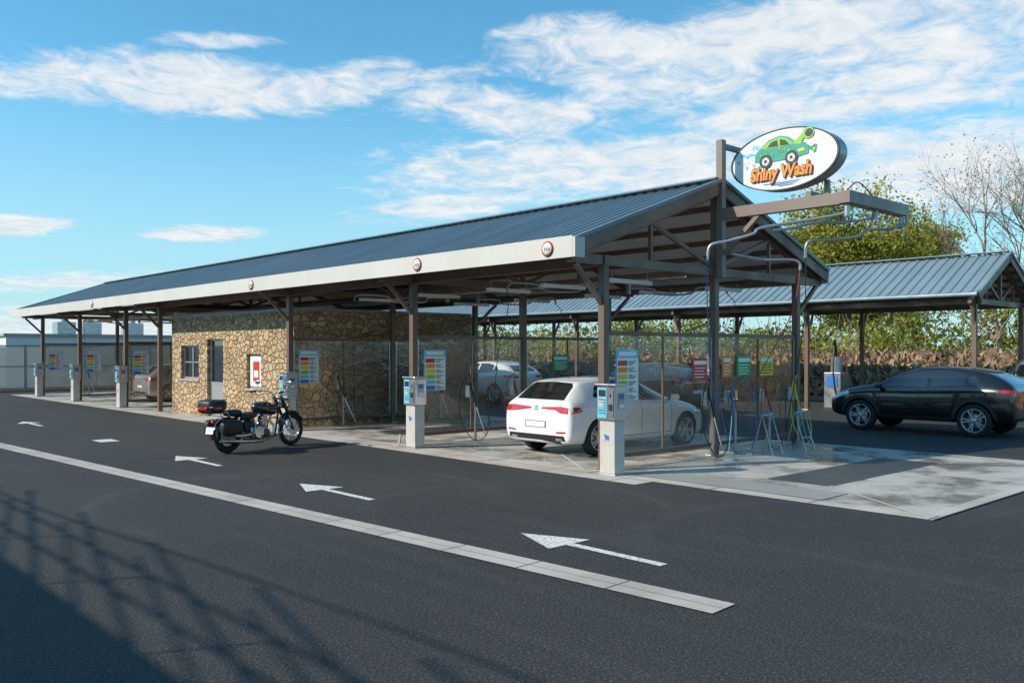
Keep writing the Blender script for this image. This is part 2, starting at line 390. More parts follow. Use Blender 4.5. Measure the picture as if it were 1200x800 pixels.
# ------------------------------------------------------------ canopy builder
def canopy(name,x0,x1,zE,zR,y0,y1,frames,px,roofk,rib=.26,fas=True,rows=None):
    r=root(name,((x0+x1)/2,(y0+y1)/2,0)); xm=(x0+x1)/2
    b=MB(); n=int((y1-y0)/rib)
    ys=[];hs_=[]
    for i in range(n):
        yy=y0+i*rib
        for f,h in ((0,0),(.55,0),(.66,.045),(.89,.045)): ys.append(yy+f*rib);hs_.append(h)
    ys.append(y0+n*rib);hs_.append(0)
    for xa in (x0-.06,x1+.06):
        vs=[]; 
        for y,h in zip(ys,hs_): vs+= [(xa,y,zE+.02+h-.02),(xm,y,zR+.02+h)]
        b.add(vs,[(2*i,2*i+1,2*i+3,2*i+2) for i in range(len(ys)-1)],roofk)
    b.beam((xm,y0-.02,zR+.085),(xm,y1,zR+.085),.34,.03,roofk)
    b.obj('roof_sheets',r)
    b=MB()
    for xa in (x0,x1):
        b.poly([(xa,y0,zE-.03),(xm,y0,zR-.03),(xm,y1,zR-.03),(xa,y1,zE-.03)],'soffit')
    b.obj('roof_underside',r)
    b=MB()
    for yy in (y0-.03,y1+.03):
        for xa in (x0-.05,x1+.05):
            b.beam((xa,yy,zE-.08),(xm,yy,zR-.08),.05,.22,'brown')
            b.beam((xa,yy-.004,zE+.065),(xm,yy-.004,zR+.065),.12,.06,roofk)
    b.obj('rake_trim',r)
    if fas:
        b=MB(); y=y0-.06
        while y<y1:
            ye=min(y+4.0,y1+.05); b.b2((x0-.10,y,zE-.22),(x0-.045,ye-.006,zE+.11),'fascia'); y+=4.0
        b.b2((x0-.10,y0-.12,zE-.22),(x0+.12,y0-.065,zE+.09),'fascia')
        b.b2((x1+.045,y0-.05,zE-.22),(x1+.10,y1+.05,zE+.06),'fascia')
        b.obj('fascia',r)
    else:
        b=MB()
        for xa in (x0-.1,x1+.1): b.cyl((xa,y0,zE-.03),(xa,y1,zE-.03),.065,'roofl',10)
        b.obj('gutter',r)
    b=MB()
    for k in range(1,6):
        f=k/6
        for sg in (-1,1):
            xx=xm+sg*(xm-x0)*(1-f); zz_=zE+(zR-zE)*f-.085
            b.beam((xx,y0,zz_),(xx,y1,zz_),.06,.10,'brown')
    for xx in px: b.beam((xx,y0+.04,zE-.20),(xx,y1-.04,zE-.20),.11,.16,'brown')
    b.obj('purlins',r)
    b=MB()
    for yy in frames:
        b.beam((x0+.02,yy,zE-.20),(x1-.02,yy,zE-.20),.10,.15,'brown')
        for xa in (x0+.03,x1-.03): b.beam((xa,yy,zE-.15),(xm,yy,zR-.19),.09,.13,'brown')
        b.beam((xm,yy,zE-.12),(xm,yy,zR-.2),.10,.10,'brown')
        for sg in (-1,1):
            hw=xm-x0
            b.beam((xm+sg*.05,yy,zE-.12),(xm+sg*hw*.48,yy,zE+(zR-zE)*.52-.2),.07,.07,'brown')
            b.beam((xm+sg*hw*.48,yy,zE-.13),(xm+sg*hw*.48,yy,zE+(zR-zE)*.52-.22),.06,.06,'brown')
        for xx in (px[0],px[-1]):
            out=x0 if xx<xm else x1
            b.beam((xx,yy,zE-.95),(out+(.15 if xx<xm else -.15),yy,zE-.28),.07,.07,'brown')
    b.obj('trusses',r)
    b=MB()
    for yy in frames:
        for xx in px:
            b.beam((xx,yy,0),(xx,yy,zE-.275),.13,.13,'brown')
            b.box((xx,yy,.012),(.24,.24,.02),'galv')
    b.obj('posts',r,.006)
    return r
FR=[.4,5.6,10.8,16.0,19.3,22.4,27.5,32.6]
can=canopy('wash_canopy',-.58,7.28,3.62,5.05,.28,34.0,[f for f in FR if f!=16.0],[.25,3.35,6.3],'roof')
can2=canopy('vacuum_canopy',15.9,20.7,3.58,4.85,.2,47,[.45+5.2*i for i in range(9)],[16.3,20.2],'roofl',rib=.30,fas=False)
b=MB()
for yy in (1.3,3.0,4.6,7.0,9.4,21,24,26,29,31):
    for xx in (2.0,5.0):
        b.beam((xx-.6,yy,3.22),(xx+.6,yy,3.22),.09,.07,'lamp'); b.cyl((xx-.5,yy,3.22),(xx-.5,yy,3.4),.008,'galv',6); b.cyl((xx+.5,yy,3.22),(xx+.5,yy,3.4),.008,'galv',6)
b.tube([(2.6,.5,3.30),(2.6,33.5,3.30)],.025,'galv',8); b.tube([(4.6,.5,3.30),(4.6,33.5,3.30)],.018,'hoseblack',6)
o=b.obj('strip_lights_and_pipes',can)
for yy in (.75,4.2,11.0,23):
    b=MB(); x_=-.685; z_=3.56
    b.lathe((x_,yy,z_),(-1,0,0),[(.125,-.005),(.125,.012),(0,.012)],'red',24)
    b.lathe((x_-.013,yy,z_),(-1,0,0),[(.10,0),(.10,.003),(0,.003)],'white',24)
    for q in (-.045,.0,.045): b.box((x_-.018,yy+q,z_),(.002,.022,.055),'dark')
    b.obj('height_limit_sign')
# ------------------------------------------------------------ partitions
def partition(yk,x_segs=((.32,3.28),(3.42,6.23))):
    r=root('wash_bay_partition',(3.3,yk,0)); b=MB(); g=MB()
    for a,c in x_segs:
        for z in (.22,2.24): b.beam((a,yk,z),(c,yk,z),.05,.07,'brown')
        mid=(a+c)/2
        g.poly([(a+.02,yk,.26),(mid-.01,yk,.26),(mid-.01,yk,2.2),(a+.02,yk,2.2)],'clear')
        g.poly([(mid+.01,yk+.006,.26),(c-.02,yk+.006,.26),(c-.02,yk+.006,2.2),(mid+.01,yk+.006,2.2)],'clear')
        b.beam((mid,yk,.26),(mid,yk,2.2),.03,.03,'brown')
        for q in (a+.035,c-.035): b.beam((q,yk-.012,.26),(q,yk-.012,2.2),.03,.012,'steel')
    b.obj('frame',r); g.obj('clear_sheets',r)
for yk in (.4,5.6,10.8,22.4,27.5,32.6): partition(yk)
# ------------------------------------------------------------ stone building
sb=root('stone_technical_building',(3.4,15,0)); b=MB()
XF,XB,Y0,Y1,H=.55,6.2,11.15,19.1,2.98
ops=[(12.95,13.8,.92,1.86),(15.3,16.4,.0,2.3),(17.0,18.35,1.08,2.12)]
y=Y0
for a,c,z0,z1 in ops:
    b.b2((XF,y,0),(XF+.3,a,H),'stone')
    if z0>0: b.b2((XF,a,0),(XF+.3,c,z0),'stone')
    b.b2((XF,a,z1),(XF+.3,c,H),'stone'); y=c
b.b2((XF,y,0),(XF+.3,Y1,H),'stone')
b.b2((XF+.3,Y0,0),(XB,Y0+.3,H),'stone'); b.b2((XF+.3,Y1-.3,0),(XB,Y1,H),'stone'); b.b2((XB,Y0,0),(XB+.3,Y1,H),'stone')
b.obj('walls',sb)
b=MB(); b.b2((XF+.02,Y0+.02,H),(XB+.28,Y1-.02,H+.08),'sheet'); b.obj('ceiling_slab',sb)
b=MB()
for i,(a,c,z0,z1) in enumerate(ops):
    xf=XF+.10
    zb=z0 if z0>0 else .03
    for p,q in (((xf,a,zb),(xf+.06,a+.06,z1)),((xf,c-.06,zb),(xf+.06,c,z1)),((xf,a+.06,z1-.06),(xf+.06,c-.06,z1)),((xf,a+.06,zb),(xf+.06,c-.06,zb+.06))): b.b2(p,q,'frame_al')
    if i==1:
        b.b2((xf+.01,a+.06,zb+.06),(xf+.05,c-.06,1.0),'frame_al'); b.b2((xf+.02,a+.06,1.0),(xf+.03,c-.06,z1-.06),'glass_dark'); b.box((xf-.03,a+.14,1.05),(.04,.02,.14),'chrome')
        b.b2((xf,a+.06,.98),(xf+.06,c-.06,1.03),'frame_al')
    elif i==2:
        b.b2((xf+.02,a+.06,zb+.06),(xf+.03,c-.06,z1-.06),'glass_dark'); b.b2((xf,(a+c)/2-.03,zb+.06),(xf+.055,(a+c)/2+.03,z1-.06),'frame_al')
        b.b2((xf,a+.06,(zb+z1)/2-.015),(xf+.05,c-.06,(zb+z1)/2+.015),'frame_al')
    else:
        b.b2((xf-.02,a+.06,zb+.06),(xf+.05,c-.06,z1-.06),'white'); b.b2((xf-.026,a+.24,zb+.2),(xf-.021,c-.24,z1-.2),'red'); b.b2((xf-.03,a+.30,zb+.30),(xf-.027,c-.30,z1-.45),'white')
    if z0>0: b.b2((XF-.04,a-.05,z0-.06),(XF+.1,c+.05,z0-.002),'kerb')
b.obj('door_and_windows',sb)
# ------------------------------------------------------------ terminals & boards
def terminal(y,x=0):
    r=root('payment_terminal',(x,y,0)); b=MB()
    b.b2((x-.13,y-.17,.0),(x+.13,y+.17,.03),'galv')
    b.b2((x-.12,y-.155,.03),(x+.12,y+.155,.86),'ped')
    b.obj('pedestal',r,.012)
    b=MB(); b.b2((x-.15,y-.19,.865),(x+.14,y+.19,1.40),'steel'); b.b2((x-.18,y-.21,1.402),(x+.15,y+.21,1.435),'steel'); b.obj('head',r,.012)
    b=MB(); f=x-.152
    b.b2((f-.006,y-.02,.90),(f,y+.165,1.37),'lblue')
    b.b2((f-.012,y+.0,1.24),(f-.007,y+.14,1.34),'dark')
    for i,k in enumerate(('red','orange','yellow','lgreen','blue','green')):
        b.b2((f-.010,y+.045,1.19-i*.042-.010),(f-.007,y+.14,1.19-i*.042+.010),k)
        b.box((f-.014,y+.015,1.19-i*.042),(.016,.018,.018),'chrome')
    b.b2((f-.010,y-.16,.93),(f-.003,y-.05,1.34),'galv'); b.box((f-.016,y-.105,1.25),(.01,.008,.05),'black')
    b.b2((f-.016,y-.145,1.02),(f-.0105,y-.065,1.12),'dark')
    b.b2((x-.08,y-.196,1.04),(x+.07,y-.191,1.30),'frame_al'); b.b2((x-.065,y-.199,1.2),(x+.055,y-.1965,1.28),'blue'); b.b2((x-.065,y-.199,1.06),(x+.055,y-.1965,1.12),'white')
    for (dy,dz_,ry,rz) in ((0,.60,.045,.035),(.045,.625,.022,.022),(-.025,.565,.012,.025),(.025,.565,.012,.025)):
        b.ell((x-.121,y+dy,dz_),(.003,ry,rz),'blue',n=12,m=6)
    b.obj('controls',r)
for yy in (0,5.2,10.4,22.1,27.2,32.2): terminal(yy)
def price_board(x,y):
    r=root('price_board',(x,y,1.5)); b=MB()
    b.b2((x,y-.012,1.12),(x+.56,y+.012,1.97),'lblue'); b.b2((x-.06,y-.01,1.7),(x,y+.01,1.74),'galv'); b.b2((x-.06,y-.01,1.3),(x,y+.01,1.34),'galv')
    b.b2((x+.015,y-.016,1.14),(x+.545,y-.0125,1.83),'white')
    b.b2((x+.05,y-.018,1.87),(x+.5,y-.0125,1.94),'white')
    for i,k in enumerate(('red','orange','yellow','lgreen','lblue','blue')):
        z=1.79-i*.112
        b.b2((x+.03,y-.02,z-.085),(x+.27,y-.0165,z),k); 
        for j in range(3): b.b2((x+.30,y-.02,z-.022-j*.026),(x+.50-.05*((i+j)%3),y-.0165,z-.01-j*.026),'dark')
    b.obj('panel',r)
for yy in (.4,5.6,10.8,22.4,27.5,32.6): price_board(.45,yy-.09)
def small_sign(x,z,w_,h,k,y=.40):
    b=MB(); b.b2((x,y-.045,z),(x+w_,y-.03,z+h),k); 
    b.b2((x+.03,y-.05,z+h-.12),(x+w_-.03,y-.046,z+h-.05),'white')
    for j in range(4): b.b2((x+.05,y-.05,z+h-.19-j*.055),(x+w_-.05-.06*(j%2),y-.046,z+h-.175-j*.055),'white' if k!='yellow' else 'dark')
    b.obj('notice_sign')
small_sign(2.62,1.42,.44,.40,'red'); small_sign(4.05,1.46,.46,.40,'green'); small_sign(4.85,1.46,.48,.40,'yellow')
small_sign(4.3,1.5,.5,.36,'green',5.6); small_sign(3.55,1.46,.3,.40,'orange')
# ------------------------------------------------------------ overhead booms, hoses
def boom(x,y,z,a1,l1,a2,l2,hosek,end):
    r=root('wash_boom',(x,y,z)); b=MB()
    p0=V((x,y,z)); p1=p0+V((math.cos(a1),math.sin(a1),0))*l1+V((0,0,-.02)); p2=p1+V((math.cos(a2),math.sin(a2),0))*l2
    b.cyl(p0+V((0,0,.10)),p0+V((0,0,-.12)),.05,'galv',12)
    path=catmull([p0,p0+(p1-p0)*.45,p0+(p1-p0)*.5+V((0,0,-.10)),p1+V((0,0,-.10)),p1+(p2-p1)*.3+V((0,0,-.04)),p1+(p2-p1)*.4+V((0,0,.03)),p2+V((0,0,.03)),p2+(p2-p1).normalized()*.12+V((0,0,-.12))],6)
    b.tube(path,.021,'galv',8); b.obj('arm',r)
    h=MB(); e=V(end); s=path[-1]; m_=(s+e)/2
    h.tube(catmull([s,s+V((.02,0,-.4)),m_+V((.10,.04,-.15)),e+V((.1,-.12,-.25)),e+V((0,-.05,-.05)),e],8),.009,hosek,6); h.obj('hose',r)
boom(3.2,3.0,3.28,2.6,1.1,3.0,1.0,'hoseblack',(2.1,5.45,1.0))
boom(4.0,3.0,3.28,-.6,1.2,-1.4,.9,'hosered',(4.4,5.45,1.0))
boom(3.2,8.2,3.28,2.6,1.1,3.0,1.2,'hoseblack',(1.8,10.6,1.0))
boom(4.2,8.2,3.28,-.6,1.2,-1.4,.9,'hoseblue',(4.2,10.6,1.0))
boom(3.4,25,3.28,2.6,1.1,3.0,1.0,'hoseblack',(1.8,27.3,1.0)); boom(3.4,30,3.28,2.6,1.1,3.0,1.0,'hoseblue',(1.8,32.4,1.0))
def lance(x,y,lean,hk,gk='hoseblack',flip=1):
    r=root('spray_lance',(x,y,0)); b=MB()
    b.b2((x-.06,y-.02,.95),(x+.06,y+.10,1.20),'steel')
    b.tube([(x,y-.04,1.12),(x+lean*.4,y-.10,.62),(x+lean,y-.16,.10)],.012,'chrome',6)
    b.tube([(x,y-.04,1.12),(x-lean*.12,y-.03,1.28)],.022,gk,8); b.tube([(x+lean*.3,y-.09,.74),(x,y-.04,1.12)],.02,gk,8)
    b.tube([(x+.10,y-.04,.02),(x+.10,y-.04,.85)],.03,'galv',8)
    b.tube(catmull([(x-lean*.12,y-.03,1.28),(x-.15*flip,y-.15,1.45),(x-.42*flip,y-.2,1.2),(x-.5*flip,y-.25,.6),(x-.25*flip,y-.3,.12),(x+.1*flip,y-.25,.05),(x+.35*flip,y-.2,.3),(x+.4*flip,y-.06,.9)],7),.010,hk,6)
    b.obj('lance_and_hose',r)
for a in ((3.0,.30,.25,'hoseblack'),(3.7,.28,-.3,'hoseblue','hoseblue',-1),(4.9,.28,.3,'hosered','hosered'),(6.0,.28,.25,'hoseyel','hoseyel'),
          (1.7,5.5,.3,'hoseblack'),(3.0,5.5,.3,'hosered','hosered'),(4.2,5.5,.3,'hoseblue','hoseblue'),(1.6,10.7,.4,'hoseblack'),(4.8,10.7,.3,'hoseblack'),(2.0,27.4,.3,'hoseblack'),(2.0,32.5,.3,'hoseblue')):
    lance(*a)
for x_ in (4.1,5.3):
    b=MB(); y=-.15
    for dx in (0,.35):
        b.tube([(x_+dx,y-.22,0),(x_+dx,y,.75),(x_+dx,y+.2,0)],.016,'steel',6)
    b.tube([(x_,y,.74),(x_+.35,y,.74)],.016,'lblue',6); b.tube([(x_,y-.15,.25),(x_+.35,y-.15,.25)],.012,'steel',6)
    b.obj('mat_rack')
# ------------------------------------------------------------ sign gantry + oval sign
g=root('sign_gantry',(3.35,.3,4.5)); b=MB()
b.beam((3.35,.25,3.3),(3.35,.25,5.85),.13,.13,'brown2')
b.beam((3.35,.18,4.47),(3.35,-2.1,4.47),.14,.20,'brown2')
b.beam((3.20,-2.21,4.47),(5.45,-2.21,4.47),.20,.20,'brown2')
b.beam((3.42,.24,5.74),(4.05,.24,5.74),.09,.09,'brown2'); b.beam((3.35,-1.5,4.62),(4.25,-1.5,4.62),.09,.10,'brown2')
b.beam((4.0,-1.5,4.66),(4.0,-1.5,4.95),.08,.08,'brown2'); b.beam((4.0,.24,5.7),(4.0,.24,5.45),.08,.08,'brown2')
b.beam((3.35,.15,3.75),(3.35,-.55,4.38),.08,.08,'brown2')
b.obj('steel_frame',g,.005)
def ob(path,r_,k,par,nm): 
    b=MB(); b.tube(catmull(path,8),r_,k,8); b.obj(nm,par)
wb=root('wash_boom_outdoor',(3.6,-2.2,4.3))
ob([(3.3,-2.2,4.36),(3.3,-2.15,4.22),(3.0,-1.6,4.12),(2.6,-1.05,4.02),(2.5,-.95,3.92),(2.3,-.6,3.82),(2.15,-.35,3.75),(2.12,-.3,3.5)],.028,'galv',wb,'arm_1')
ob([(5.35,-2.3,4.36),(5.33,-2.3,4.22),(5.0,-2.1,4.12),(4.7,-1.9,4.1),(4.55,-1.8,3.98),(4.2,-1.5,3.92),(3.9,-1.2,3.88),(3.87,-1.15,3.6)],.028,'galv',wb,'arm_2')
ob([(3.35,.2,3.75),(3.3,-.1,3.70),(3.6,-.5,3.60),(4.0,-.9,3.58),(4.05,-.95,3.4)],.026,'galv',wb,'arm_3')
ob([(4.3,-2.25,4.36),(4.25,-2.2,4.24),(3.9,-1.9,4.16),(3.5,-1.5,4.14),(3.2,-1.3,4.05),(2.9,-1.1,4.0)],.024,'galv',wb,'arm_4')
b=MB()
for q in ((3.3,-2.21,4.33),(4.3,-2.21,4.33),(5.35,-2.21,4.33)): b.cyl(q,(q[0],q[1],4.16),.05,'galv',14)
b.obj('swivels',wb)
ob([(2.12,-.3,3.5),(2.2,-.25,2.6),(2.5,-.1,1.7),(3.0,.1,.9),(3.15,.2,1.2)],.009,'hoseblue',wb,'hose_1')
ob([(3.87,-1.15,3.6),(3.95,-1.1,2.6),(4.3,-.7,1.4),(4.9,-.2,.5),(5.4,.1,.4),(5.6,.25,1.1)],.009,'hoseblack',wb,'hose_2')
ob([(4.05,-.95,3.4),(4.0,-.8,2.6),(3.75,-.3,1.5),(3.6,0,.7),(3.7,.2,1.2)],.009,'hosered',wb,'hose_3')
ob([(3.3,-2.2,4.57),(3.6,-2.25,4.75),(4.1,-2.25,4.6)],.010,'hoseblack',wb,'cable')
sg=root('oval_sign',(3.85,-.8,5.39)); xs=3.70; b=MB()
def ellp(x,sc_,n=64): return [(x,-.81+1.06*sc_*math.cos(2*math.pi*i/n),5.38+.545*sc_*math.sin(2*math.pi*i/n)) for i in range(n)]
def ering(pts1,pts2,k,smooth=True):
    n=len(pts1); b.add(pts1+pts2,[(i,(i+1)%n,n+(i+1)%n,n+i) for i in range(n)],k,smooth)
A1=ellp(xs,1);A2=ellp(xs+.30,1)
ering(A1,A2,'frame_al'); b.poly(ellp(xs+.30,1),'frame_al')
B1=ellp(xs-.012,1.012);B2=ellp(xs+.02,1.012);B3=ellp(xs-.012,.975); ering(B1,B2,'dark'); ering(B1,B3,'dark',False); ering(B3,ellp(xs-.002,.975),'dark')
b.poly(ellp(xs-.003,.976),'white'); b.obj('light_box',sg)
b=MB()
def art(pts,k,lv): b.poly([(xs-.004-lv*.003,-.81-a,5.38+c) for a,c in pts],k)
def circ(a,c,r_,n=20,ry=None): return [(a+r_*math.cos(2*math.pi*i/n),c+(ry or r_)*math.sin(2*math.pi*i/n)) for i in range(n)]
for i in range(60):
    a=random.gauss(-.52,.14); c=random.gauss(.12,.11)
    art(circ(a,c,random.uniform(.01,.035),10),'lblue',1+i*.04)
art([(-.56,.02),(-.54,.16),(-.42,.27),(-.28,.38),(-.05,.43),(.12,.38),(.28,.26),(.42,.24),(.52,.16),(.50,.02),(.2,-.02),(-.2,-.02)],'teal',4.5)
art([(-.44,.24),(-.27,.35),(-.05,.395),(.10,.35),(.22,.24),(0,.22)],'lgreen',5.5)
art([(-.30,.25),(-.22,.33),(-.10,.36),(-.08,.24)],'dark',6.5); art([(-.04,.24),(-.05,.36),(.06,.33),(.14,.24)],'dark',6.5)
for i in range(14): art(circ(random.uniform(-.45,.3),random.uniform(.03,.2),random.uniform(.012,.03),8),random.choice(('lgreen','green')),6+i*.05)
art([(.20,.24),(.34,.36),(.44,.44),(.50,.38),(.40,.28),(.36,.20)],'lgreen',5.8)
art(circ(.50,.38,.115,20,.10),'lgreen',6.2); art(circ(.52,.38,.075,20,.07),'dark',6.8)
art([(.3,.12),(.42,.14),(.44,.09),(.32,.07)],'yellow',7)
for a in (-.33,.18):
    art(circ(a,-.0,.125),'dark',7.5); art(circ(a,-.0,.075),'frame_al',8.2); art(circ(a,-.0,.03),'dark',9)
    for q in range(5):
        an=q*1.257; art([(a+.03*math.cos(an-.3),-.0+.03*math.sin(an-.3)),(a+.075*math.cos(an-.12),-.0+.075*math.sin(an-.12)),(a+.075*math.cos(an+.12),-.0+.075*math.sin(an+.12)),(a+.03*math.cos(an+.3),-.0+.03*math.sin(an+.3))],'white',8.8)
for q in range(3):
    an=q*2.094; a0,c0=.60,.10; e=V((math.cos(an),math.sin(an))); n_=V((-e.y,e.x))
    pts=[V((a0,c0))+e*.05+n_*-.05,V((a0,c0))+e*.05+n_*.03,V((a0,c0))+e*.08+n_*.03,V((a0,c0))+e*.04+n_*.075,V((a0,c0))+e*.0+n_*.035,V((a0,c0))+e*.02+n_*.03,V((a0,c0))+e*.02+n_*-.04]
    art([tuple(p) for p in pts],'green',4)
for i,(a,c,l) in enumerate(((-.40,-.405,.85),(-.25,-.435,.6),(-.1,-.465,.35))): art([(a,c),(a+l,c+.0),(a+l*.8,c-.013),(a+.02,c-.016)],'blue',3)
b.obj('artwork',sg)
def text(body,size,k,lv,par,off=0):
    cu=bpy.data.curves.new('lettering','FONT'); cu.body=body; cu.size=size; cu.align_x='CENTER'; cu.shear=.15; cu.offset=off; cu.extrude=.002
    ot=bpy.data.objects.new('lettering_tmp',cu); sc.collection.objects.link(ot); bpy.context.view_layer.update()
    me=bpy.data.meshes.new_from_object(ot.evaluated_get(bpy.context.evaluated_depsgraph_get())); bpy.data.objects.remove(ot)
    me.materials.clear(); me.materials.append(M[k]); o=bpy.data.objects.new('lettering',me); sc.collection.objects.link(o)
    o.parent=par; o.matrix_local=Matrix.Translation(V((xs-lv,-.78,5.38-.33))-par.location)@Matrix(((0,0,-1,0),(-.80,0,0,0),(0,1,0,0),(0,0,0,1)))
text('Shiny Wash',.32,'dark',.034,sg,.024); text('Shiny Wash',.32,'orange',.040,sg,.010)
# ------------------------------------------------------------ cars
def decal(bvh,poly,ax,mb,k,off=.004,step=.07):
    bm=bmesh.new(); i={'x':0,'y':1}[ax[0]]; sgn=1 if ax[1]=='+' else -1
    vs=[bm.verts.new((p[0],p[1],0)) for p in poly]; bm.faces.new(vs); bmesh.ops.triangulate(bm,faces=bm.faces[:])
    for c in (0,1):
        lo=min(p[c] for p in poly);hi=max(p[c] for p in poly); q=lo+step
        while q<hi:
            no=(1,0,0) if c==0 else (0,1,0); pc=(q,0,0) if c==0 else (0,q,0)
            bmesh.ops.bisect_plane(bm,geom=bm.verts[:]+bm.edges[:]+bm.faces[:],plane_co=pc,plane_no=no); q+=step
    pts=[];ok=[]
    for v in bm.verts:
        a,z=v.co.x,v.co.y
        o_=V((sgn*8 if i==0 else a, a if i==0 else sgn*8, z)); dr=V((-sgn,0,0)) if i==0 else V((0,-sgn,0))
        h,n,_,_=bvh.ray_cast(o_,dr)
        if h is None: pts.append(V((0,0,0)));ok.append(False)
        else:
            if n.dot(dr)>0: n=-n
            pts.append(h+n*off);ok.append(True)
    bm.verts.index_update(); fs=[]
    for f in bm.faces:
        ii=[v.index for v in f.verts]
        if all(ok[j] for j in ii): fs.append(ii)
    bm.free(); mb.add(pts,fs,k,True)
def strip(bvh,pl,w_,ax,mb,k,off=.003):
    for p,q in zip(pl[:-1],pl[1:]):
        p=V(p);q=V(q);d_=(q-p);n_=V((-d_.y,d_.x)).normalized()*w_/2
        decal(bvh,[tuple(p-n_),tuple(q-n_),tuple(q+n_),tuple(p+n_)],ax,mb,k,off,.09)
def wheel(b,x,y,r,sgn,rimk='alloy',ns=10):
    c=(x,y,r); ax=(0,sgn,0); w_=.20
    b.lathe(c,ax,[(r*.70,-w_),(r*.95,-w_),(r,-w_+.03),(r,-.03),(r*.965,-.004),(r*.80,.004),(r*.71,-.012),(r*.70,-.05),(r*.70,-.12)],'rubber',36)
    b.lathe(c,ax,[(r*.72,-.012),(r*.72,.004),(r*.675,.002),(r*.66,-.04),(r*.65,-.14)],rimk,36)
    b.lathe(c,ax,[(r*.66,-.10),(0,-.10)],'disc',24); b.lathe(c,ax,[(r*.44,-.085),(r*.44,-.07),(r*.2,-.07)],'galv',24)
    b.lathe(c,ax,[(r*.19,-.08),(r*.19,-.015),(r*.12,-.003),(0,-.003)],rimk,16)
    for i in range(ns):
        a=2*math.pi*(i//2)/(ns/2)+(.17 if i%2 else -.17); a0=2*math.pi*(i//2)/(ns/2)+(.1 if i%2 else -.1)
        p=V((x+math.cos(a0)*r*.12,y-sgn*.022,r+math.sin(a0)*r*.12)); q=V((x+math.cos(a)*r*.68,y-sgn*.008,r+math.sin(a)*r*.68))
        b.beam(p,q,.026,.036,rimk)
def car(name,loc,yaw,st,L,wx,wr,paint,wins,rearwin,front,extras,rimk='alloy',clad=False,detail=True,hz=.88,mz=1.02):
    r=root(name,loc,yaw); T=-L/2
    rings=[];
    for (x,zb,w_,zs,wt,zt) in st:
        tall=min(1,max(0,(zt-zs)/.3))
        h=[(0,zb),(.72*w_,zb),(.95*w_,zb+.03),(.995*w_,zb+(zs-zb)*.30),(1.0*w_,zs-(zs-zb)*.34),(.985*w_,zs-(zs-zb)*.20),(.982*w_,zs-(zs-zb)*.12),(.945*w_,zs-.004),(wt+(.945*w_-wt)*.5,zs+(zt-zs)*.50),(wt+.015,zt-.05*tall-.008),(wt-.03,zt-.022*tall-.003),(.60*wt,zt-.006),(0,zt)]
        ring=[(x+T,p[0],p[1]) for p in h]+[(x+T,-p[0],p[1]) for p in h[-2:0:-1]]
        rings.append(ring)
    n=len(rings[0]); vs=[p for q in rings for p in q]; fs=[]
    for i in range(len(rings)-1):
        for j in range(n): fs.append((i*n+j,i*n+(j+1)%n,(i+1)*n+(j+1)%n,(i+1)*n+j))
    for idx,rv in ((0,True),(len(rings)-1,False)):
        cen=len(vs); zc=sum(p[2] for p in rings[idx])/n; vs.append((rings[idx][0][0],0,zc))
        for j in range(n):
            f=(idx*n+j,idx*n+(j+1)%n,cen); fs.append(f[::-1] if rv else f)
    me=bpy.data.meshes.new('body_cage'); me.from_pydata(vs,[],fs); me.materials.append(M[paint]); me.materials.append(M['disc'])
    bm=bmesh.new(); bm.from_mesh(me); bmesh.ops.recalc_face_normals(bm,faces=bm.faces[:]); bm.to_mesh(me); bm.free()
    for p in me.polygons: p.use_smooth=True
    o=bpy.data.objects.new('body_tmp',me); sc.collection.objects.link(o)
    m_=o.modifiers.new('s','SUBSURF'); m_.levels=2; m_.render_levels=2
    cb=MB()
    for x in wx:
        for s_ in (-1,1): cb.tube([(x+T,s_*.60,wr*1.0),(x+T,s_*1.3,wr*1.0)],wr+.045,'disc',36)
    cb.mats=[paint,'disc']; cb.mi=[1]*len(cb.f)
    cut=cb.obj('cut_tmp')
    bmc=bmesh.new(); bmc.from_mesh(cut.data); bmesh.ops.remove_doubles(bmc,verts=bmc.verts[:],dist=1e-5); bmesh.ops.recalc_face_normals(bmc,faces=bmc.faces[:]); bmc.to_mesh(cut.data); bmc.free()
    bpy.context.view_layer.update(); dg=bpy.context.evaluated_depsgraph_get()
    smooth=bpy.data.meshes.new_from_object(o.evaluated_get(dg)); bms=bmesh.new(); bms.from_mesh(smooth); bvh=BVHTree.FromBMesh(bms); bms.free()
    bo=o.modifiers.new('b','BOOLEAN'); bo.operation='DIFFERENCE'; bo.object=cut; bo.solver='EXACT'
    bpy.context.view_layer.update(); dg=bpy.context.evaluated_depsgraph_get()
    bme=bpy.data.meshes.new_from_object(o.evaluated_get(dg)); bpy.data.objects.remove(o); bpy.data.objects.remove(cut)
    bo_=bpy.data.objects.new('body',bme); sc.collection.objects.link(bo_); bo_.parent=r
    S=lambda pl:[(p[0]+T,p[1]) for p in pl]
    b=MB()
    for ax in ('y+','y-'):
        for wpl in wins: decal(bvh,S(wpl),ax,b,'glass_dark',.003)
    decal(bvh,rearwin,'x-',b,'glass_dark',.003); decal(bvh,front,'x+',b,'glass_dark',.003)
    b.obj('windows',r,local=True)
    b=MB()
    for ax,pl,k in extras:
        for a_ in (('y+','y-') if ax=='y' else (ax,)):
            q=S(pl) if a_[0]=='y' else pl
            if ax[0]=='x' and len(ax)==3:
                a_=ax[:2]; decal(bvh,[(-p[0],p[1]) for p in pl],a_,b,k,.006)
            decal(bvh,q,a_,b,k,.006 if k not in('dark','chrome','white') else .009)
